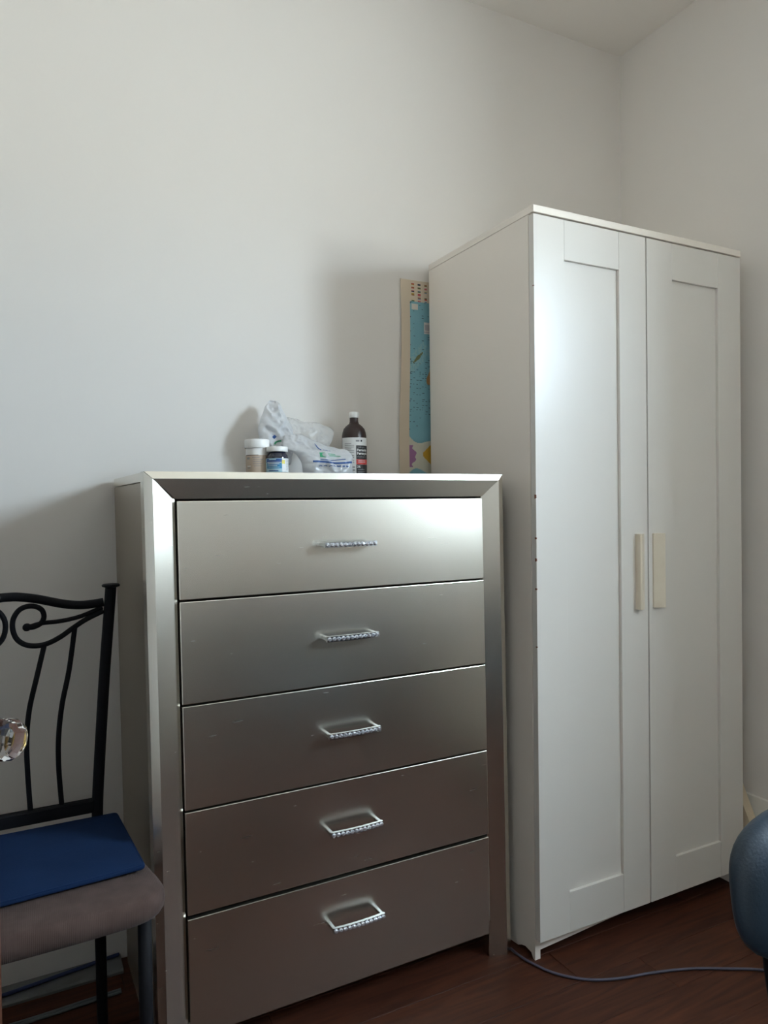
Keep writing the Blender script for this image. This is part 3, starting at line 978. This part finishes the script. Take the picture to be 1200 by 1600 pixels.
# print on the bag: strokes that follow the film, wrapped on by shrinkwrap
body = [o for o in bag.children if o.name.startswith('bag_body')][0]
loop = [o for o in bag.children if o.name.startswith('bag_handle')][0]
def stroke(pts, w, material, target, name='bag_print', closed=None):
    bm = bmesh.new()
    pts = catmull([(p[0], 0, p[1]) for p in pts], 6)
    A, B = [], []
    for i, p in enumerate(pts):
        t = (pts[min(i + 1, len(pts) - 1)] - pts[max(i - 1, 0)]).normalized()
        nrm = Vector((-t.z, 0, t.x)) * (w / 2)
        A.append(bm.verts.new((p.x + nrm.x, -0.16, p.z + nrm.z)))
        B.append(bm.verts.new((p.x - nrm.x, -0.16, p.z - nrm.z)))
    for i in range(len(pts) - 1):
        bm.faces.new((A[i], A[i + 1], B[i + 1], B[i]))
    me = bpy.data.meshes.new(name); bm.to_mesh(me); bm.free()
    o = link(name, me, material, target)
    s = o.modifiers.new('wrap', 'SHRINKWRAP')
    s.target = target
    s.wrap_method = 'PROJECT'
    s.use_project_x = False; s.use_project_y = True; s.use_project_z = False
    s.use_positive_direction = True; s.use_negative_direction = False
    s.offset = 0.0012
    return o
def wavy(x0, x1, z, amp, k, ph=0.0):
    return [(x0 + (x1 - x0) * i / 10, z + amp * math.sin(k * i / 10 + ph)) for i in range(11)]
# (x, z) measured in the bag's own frame
stroke(wavy(0.006, 0.122, 0.0405, 0.0022, 6.0, 1.2), 0.0050, 'blue_ink', body)
stroke(wavy(0.026, 0.098, 0.0475, 0.0018, 5.0, 2.6), 0.0020, 'blue_ink', body)
for i in range(4):
    x = 0.022 + i * 0.012
    stroke([(x, 0.030 + 0.001 * math.sin(i * 2)), (x + 0.005, 0.0315), (x + 0.009, 0.030)], 0.0020, 'blue_ink', body)
for i in range(3):
    x = 0.070 + i * 0.014
    stroke([(x, 0.031), (x + 0.005, 0.0300), (x + 0.010, 0.0305)], 0.0036, 'blue_ink', body)
stroke([(0.027, 0.0605), (0.041, 0.0600)], 0.0130, 'green_ink', body)
stroke([(0.050, 0.063), (0.062, 0.0635), (0.074, 0.062)], 0.0018, 'green_ink', body)
stroke([(0.052, 0.058), (0.068, 0.0585), (0.086, 0.057)], 0.0018, 'green_ink', body)
stroke([(0.026, 0.092), (0.030, 0.082), (0.036, 0.074)], 0.0030, 'blue_ink', body)
stroke([(0.040, 0.074), (0.052, 0.0735), (0.066, 0.072)], 0.0014, 'blue_ink', body)
stroke([(-0.0715, 0.1145), (-0.066, 0.1090)], 0.0085, 'blue_ink', loop)
stroke([(-0.070, 0.092), (-0.065, 0.0975), (-0.059, 0.100), (-0.053, 0.1005)], 0.0045, 'green_ink', loop)
stroke([(-0.053, 0.088), (-0.046, 0.088)], 0.0060, 'blue_ink', loop)

# ------------------------------------------------------------------ black iron chair with taupe seat
ch = tag(empty('iron_chair', (-1.168, 0.28, 0)), 'black wrought iron scroll-back chair with taupe seat left of the dresser', 'chair')
def bk(pts, s=1, dy=0.0, n=8):
    return catmull([(s * x, dy, z) for x, z in pts], n)
top_pts = [(0.186, 0.953), (0.145, 0.950), (0.106, 0.955), (0.056, 0.969), (0.02, 0.976), (0.0, 0.977), (-0.02, 0.976), (-0.056, 0.969), (-0.106, 0.955), (-0.145, 0.950), (-0.186, 0.953)]
tube('top_rail', bk(top_pts), 0.0095, 'iron', ch, 12)
scr = [(0.031, 0.912), (0.046, 0.911), (0.060, 0.917), (0.0665, 0.930), (0.063, 0.945), (0.050, 0.954), (0.034, 0.955), (0.019, 0.948), (0.0085, 0.931), (0.0068, 0.910), (0.0135, 0.889),
       (0.029, 0.875), (0.050, 0.870), (0.073, 0.873), (0.099, 0.885), (0.124, 0.902), (0.150, 0.918), (0.186, 0.934)]
tongue = [(0.040, 0.912), (0.063, 0.917), (0.093, 0.918), (0.118, 0.921), (0.144, 0.927), (0.184, 0.942)]
sp1 = [(0.067, 0.873), (0.051, 0.805), (0.035, 0.734), (0.029, 0.667), (0.030, 0.599), (0.034, 0.515)]
sp2 = [(0.127, 0.903), (0.114, 0.812), (0.099, 0.739), (0.091, 0.671), (0.090, 0.602), (0.095, 0.515)]
post = [(0.202, 0.986), (0.197, 0.925), (0.186, 0.798), (0.176, 0.657), (0.167, 0.517), (0.166, 0.44), (0.168, 0.30), (0.170, 0.15), (0.172, 0.0)]
for s in (1, -1):
    p3 = [(s * x, 0.0 if z > 0.44 else 0.0 + (0.44 - z) * 0.06, z) for x, z in post]
    tube('back_post', catmull(p3, 6), 0.0118, 'iron', ch, 12, ry=0.0118)
    lathe('post_cap', [(0.0, 0.0), (0.0125, 0.0), (0.0185, 0.002), (0.0195, 0.005), (0.017, 0.0075), (0.0, 0.009)], 'iron', ch, 20,
          mtx=Matrix.Translation((s * 0.2022, 0.0, 0.985)))
    tube('scroll', bk(scr, s), 0.0056, 'iron', ch, 10, taper=lambda t: 1.25 - 0.25 * min(t * 12, 1))
    lathe('scroll_end', [(0.0, -0.0085), (0.0045, -0.0075), (0.0078, -0.004), (0.0085, 0.0), (0.0078, 0.004), (0.0045, 0.0075), (0.0, 0.0085)], 'iron', ch, 16,
          mtx=Matrix.Translation((s * 0.0335, 0.0, 0.911)))
    tube('scroll_tongue', bk(tongue, s, 0.0015), 0.0048, 'iron', ch, 10)
    tube('spindle', bk(sp1, s), 0.0055, 'iron', ch, 10)
    tube('spindle', bk(sp2, s), 0.0055, 'iron', ch, 10)
box('back_rail', (-0.160, -0.009, 0.493), (0.160, 0.009, 0.522), 'iron', ch, 0.003)
for s in (1, -1):
    tube('front_leg', [(s * 0.214, -0.322, 0.425), (s * 0.2145, -0.322, 0.2), (s * 0.215, -0.322, 0.0)], 0.0125, 'iron', ch, 12)
    tube('seat_rail', [(s * 0.166, 0.0, 0.415), (s * 0.190, -0.16, 0.412), (s * 0.210, -0.318, 0.412)], 0.010, 'iron', ch, 10)
tube('seat_rail', [(-0.210, -0.320, 0.412), (0.210, -0.320, 0.412)], 0.010, 'iron', ch, 10)
tube('seat_rail', [(-0.166, 0.0, 0.415), (0.166, 0.0, 0.415)], 0.010, 'iron', ch, 10)


def rounded_slab(name, outline, z0, z1, material, parent, edge=0.018, puff=0.006, crumple=0.0, res=3):
    """cushion: outline polygon (x,y) shrunk towards top and bottom for soft edges"""
    pts = outline
    cx = sum(p[0] for p in pts) / len(pts); cy = sum(p[1] for p in pts) / len(pts)
    bm = bmesh.new()
    prof = []
    H = z1 - z0
    for k in range(7):                                  # side profile from bottom to top
        a = -math.pi / 2 + math.pi * k / 6
        prof.append((edge * (1 - math.cos(a)), z0 + H / 2 + H / 2 * math.sin(a)))
    rings = []
    def inset(p, d):
        v = Vector((p[0] - cx, p[1] - cy)); L_ = v.length
        return Vector((cx, cy)) + v * max(0.0, (L_ - d)) / L_
    for d_, z in prof:
        rings.append([bm.verts.new((*inset(p, d_), z)) for p in pts])
    for k in range(1, 6):                                # towards the middle of the top
        f = k / 6
        rr = []
        for p in pts:
            q = inset(p, edge)
            q = q.lerp(Vector((cx, cy)), f)
            rr.append(bm.verts.new((q.x, q.y, z1 + puff * math.sin(f * math.pi / 2) + crumple * noise.noise(Vector((q.x * 18, q.y * 18, 1.0))))))
        rings.append(rr)
    n = len(pts)
    for a, b in zip(rings, rings[1:]):
        for i in range(n):
            bm.faces.new((a[i], a[(i + 1) % n], b[(i + 1) % n], b[i]))
    bm.faces.new(rings[0][::-1]); bm.faces.new(rings[-1])
    return from_bm(name, bm, material, parent, smooth=True)


def round_outline(corners, radii, n=8):
    out = []
    N = len(corners)
    for i, (c, r) in enumerate(zip(corners, radii)):
        c = Vector(c); a = (Vector(corners[i - 1]) - c).normalized(); b = (Vector(corners[(i + 1) % N]) - c).normalized()
        p0, p1 = c + a * r, c + b * r
        for k in range(n + 1):
            t = k / n
            out.append(tuple(p0 * (1 - t) ** 2 + c * 2 * t * (1 - t) + p1 * t * t))
    dense = []
    for i, p in enumerate(out):
        q = out[(i + 1) % len(out)]
        L_ = (Vector(q) - Vector(p)).length
        m = max(1, int(L_ / 0.02))
        for k in range(m):
            dense.append(tuple(Vector(p).lerp(Vector(q), k / m)))
    return dense
seat_out = round_outline([(-0.192, 0.0), (0.192, 0.0), (0.262, -0.375), (-0.262, -0.375)], [0.03, 0.03, 0.075, 0.075])
seat_out = [(x, y - (0.018 * (1 - (x / 0.262) ** 2) if y < -0.33 else 0)) for x, y in seat_out]
rounded_slab('seat', seat_out, 0.422, 0.468, 'seat', ch, edge=0.016, puff=0.006)

cu = tag(empty('seat_cushion', (-1.168, 0.28, 0.4765)), 'thin navy blue cloth pad lying on the taupe chair seat', 'cushion')
cu_out = round_outline([(-0.205, -0.012), (0.207, -0.012), (0.224, -0.285), (-0.224, -0.318)], [0.012, 0.010, 0.010, 0.012], 4)
rounded_slab('pad', cu_out, 0.0, 0.010, 'navy', cu, edge=0.005, puff=0.006, crumple=0.002)
seam = [(x * 0.985, -0.15 + (y + 0.15) * 0.985, 0.0092) for x, y in cu_out]
tube('seam', seam + [seam[0]], 0.0016, 'navy', cu, 6)

# ------------------------------------------------------------------ blue vinyl stacking chair at the right edge
sc_ = tag(empty('stacking_chair', (-0.160, -0.83, 0)), 'dark blue padded vinyl chair with black frame at the right edge', 'chair')
BW, BZ0, BZ1 = 0.21, 0.570, 0.760
def superpad(name, hw_, hh_, th, c, material, parent, rc=0.09, tilt=0.0):
    """puffy upright pad with large rounded corners"""
    bm = bmesh.new()
    n = 64
    def rim(k):                                          # rounded rectangle point
        a = 2 * math.pi * k / n
        p = 3.2
        ca_, sa_ = math.cos(a), math.sin(a)
        d = (abs(ca_) ** p + abs(sa_) ** p) ** (-1 / p)
        return ca_ * d * hw_, sa_ * d * hh_
    rings = []
    m = 10
    for s in range(2 * m + 1):
        t = -math.pi / 2 + math.pi * s / (2 * m)
        f = math.cos(t) ** 0.45 if abs(math.cos(t)) > 1e-6 else 0.0
        yy = math.sin(t) * th / 2
        rings.append([bm.verts.new((c[0] + rim(k)[0] * max(f, 0.02), c[1] + yy + tilt * (rim(k)[1] * f), c[2] + rim(k)[1] * max(f, 0.02))) for k in range(n)])
    for a, b in zip(rings, rings[1:]):
        for i in range(n):
            bm.faces.new((a[i], a[(i + 1) % n], b[(i + 1) % n], b[i]))
    bm.faces.new(rings[0][::-1]); bm.faces.new(rings[-1])
    return from_bm(name, bm, material, parent, smooth=True)
superpad('backrest', BW, (BZ1 - BZ0) / 2, 0.070, (0, 0, (BZ0 + BZ1) / 2), 'vinyl', sc_, tilt=0.12)
for s in (-1, 1):
    tube('upright', catmull([(s * 0.138, 0.012, 0.70), (s * 0.138, 0.002, 0.58), (s * 0.140, -0.010, 0.44), (s * 0.146, 0.03, 0.20), (s * 0.154, 0.075, 0.0)], 6), 0.012, 'iron', sc_, 10)
    tube('front_leg', catmull([(s * 0.140, -0.010, 0.435), (s * 0.155, -0.20, 0.425), (s * 0.165, -0.36, 0.415), (s * 0.170, -0.39, 0.36), (s * 0.185, -0.42, 0.0)], 6), 0.012, 'iron', sc_, 10)
tube('cross_bar', [(-0.155, -0.20, 0.425), (0.155, -0.20, 0.425)], 0.010, 'iron', sc_, 10)
rounded_slab('seat', round_outline([(-0.20, -0.02), (0.20, -0.02), (0.215, -0.42), (-0.215, -0.42)], [0.06] * 4), 0.437, 0.495, 'vinyl', sc_, edge=0.022, puff=0.008)

# ------------------------------------------------------------------ desk added before the blue chair, out of frame, to darken the drawers by reflection
dk = tag(empty('unseen_desk', (0.10, -1.60, 0)), 'added dark brown wooden desk before the blue vinyl chair', 'unseen_desk')
box('desk_top', (-0.70, -0.66, 0.735), (0.715, 0.0, 0.765), 'door_wood', dk, 0.003)
box('side_panel', (-0.68, -0.64, 0.0), (-0.65, -0.03, 0.734), 'door_wood', dk, 0.002)
box('side_panel', (0.665, -0.64, 0.0), (0.695, -0.03, 0.734), 'door_wood', dk, 0.002)
box('modesty_panel', (-0.649, -0.60, 0.12), (0.664, -0.58, 0.734), 'door_wood', dk, 0.002)

# ------------------------------------------------------------------ cables and leaning board
cab = catmull([(-0.030, 0.40, 0.0045), (-0.028, 0.20, 0.0045), (-0.027, 0.063, 0.0045), (-0.015, 0.004, 0.0045), (0.010, -0.051, 0.0045), (0.063, -0.104, 0.0045), (0.135, -0.137, 0.0045), (0.219, -0.159, 0.0045),
               (0.314, -0.193, 0.0045), (0.396, -0.238, 0.0045), (0.461, -0.278, 0.0045), (0.56, -0.36, 0.0045), (0.70, -0.50, 0.0045), (0.80, -0.62, 0.0045)], 8)
tag(tube('floor_cable', cab, 0.0033, 'cable_violet', None, 8), 'thin violet-grey cable curving across the floor before the wardrobe', 'cable')
cab2 = catmull([(-1.50, 0.500, 0.0185), (-1.36, 0.488, 0.0170), (-1.20, 0.492, 0.0170), (-1.05, 0.510, 0.0175), (-0.95, 0.522, 0.0180), (-0.935, 0.523, 0.0180)], 8)
tag(tube('wall_cable', cab2, 0.0045, 'cable_blue', None, 8), 'dark blue cable along the foot of the wall behind the iron chair', 'cable')
cab3 = catmull([(-1.52, 0.385, 0.0045), (-1.40, 0.388, 0.0045), (-1.144, 0.389, 0.0045), (-1.02, 0.394, 0.0045), (-0.945, 0.396, 0.0045)], 8)
bm = bmesh.new()
for dy in (-0.0046, 0.0046):
    tube_into(bm, [p + Vector((0, dy, 0)) for p in cab3], 0.0034, 8)
box_into(bm, (-1.515, 0.3835, 0.002), (-1.505, 0.3905, 0.0055))
tag(from_bm('twin_cable', bm, 'cable_grey', None, smooth=True), 'pale grey twin cable on the floor under the iron chair', 'cable')
bd = poly_prism('leaning_board', [(-0.100, 0.0), (-0.055, 0.0), (0.40, 0.98), (0.355, 0.98)], 'x', 0.790, 0.822, 'pine')
tag(bd, 'beige board leaning in the gap between wardrobe and right wall', 'board')
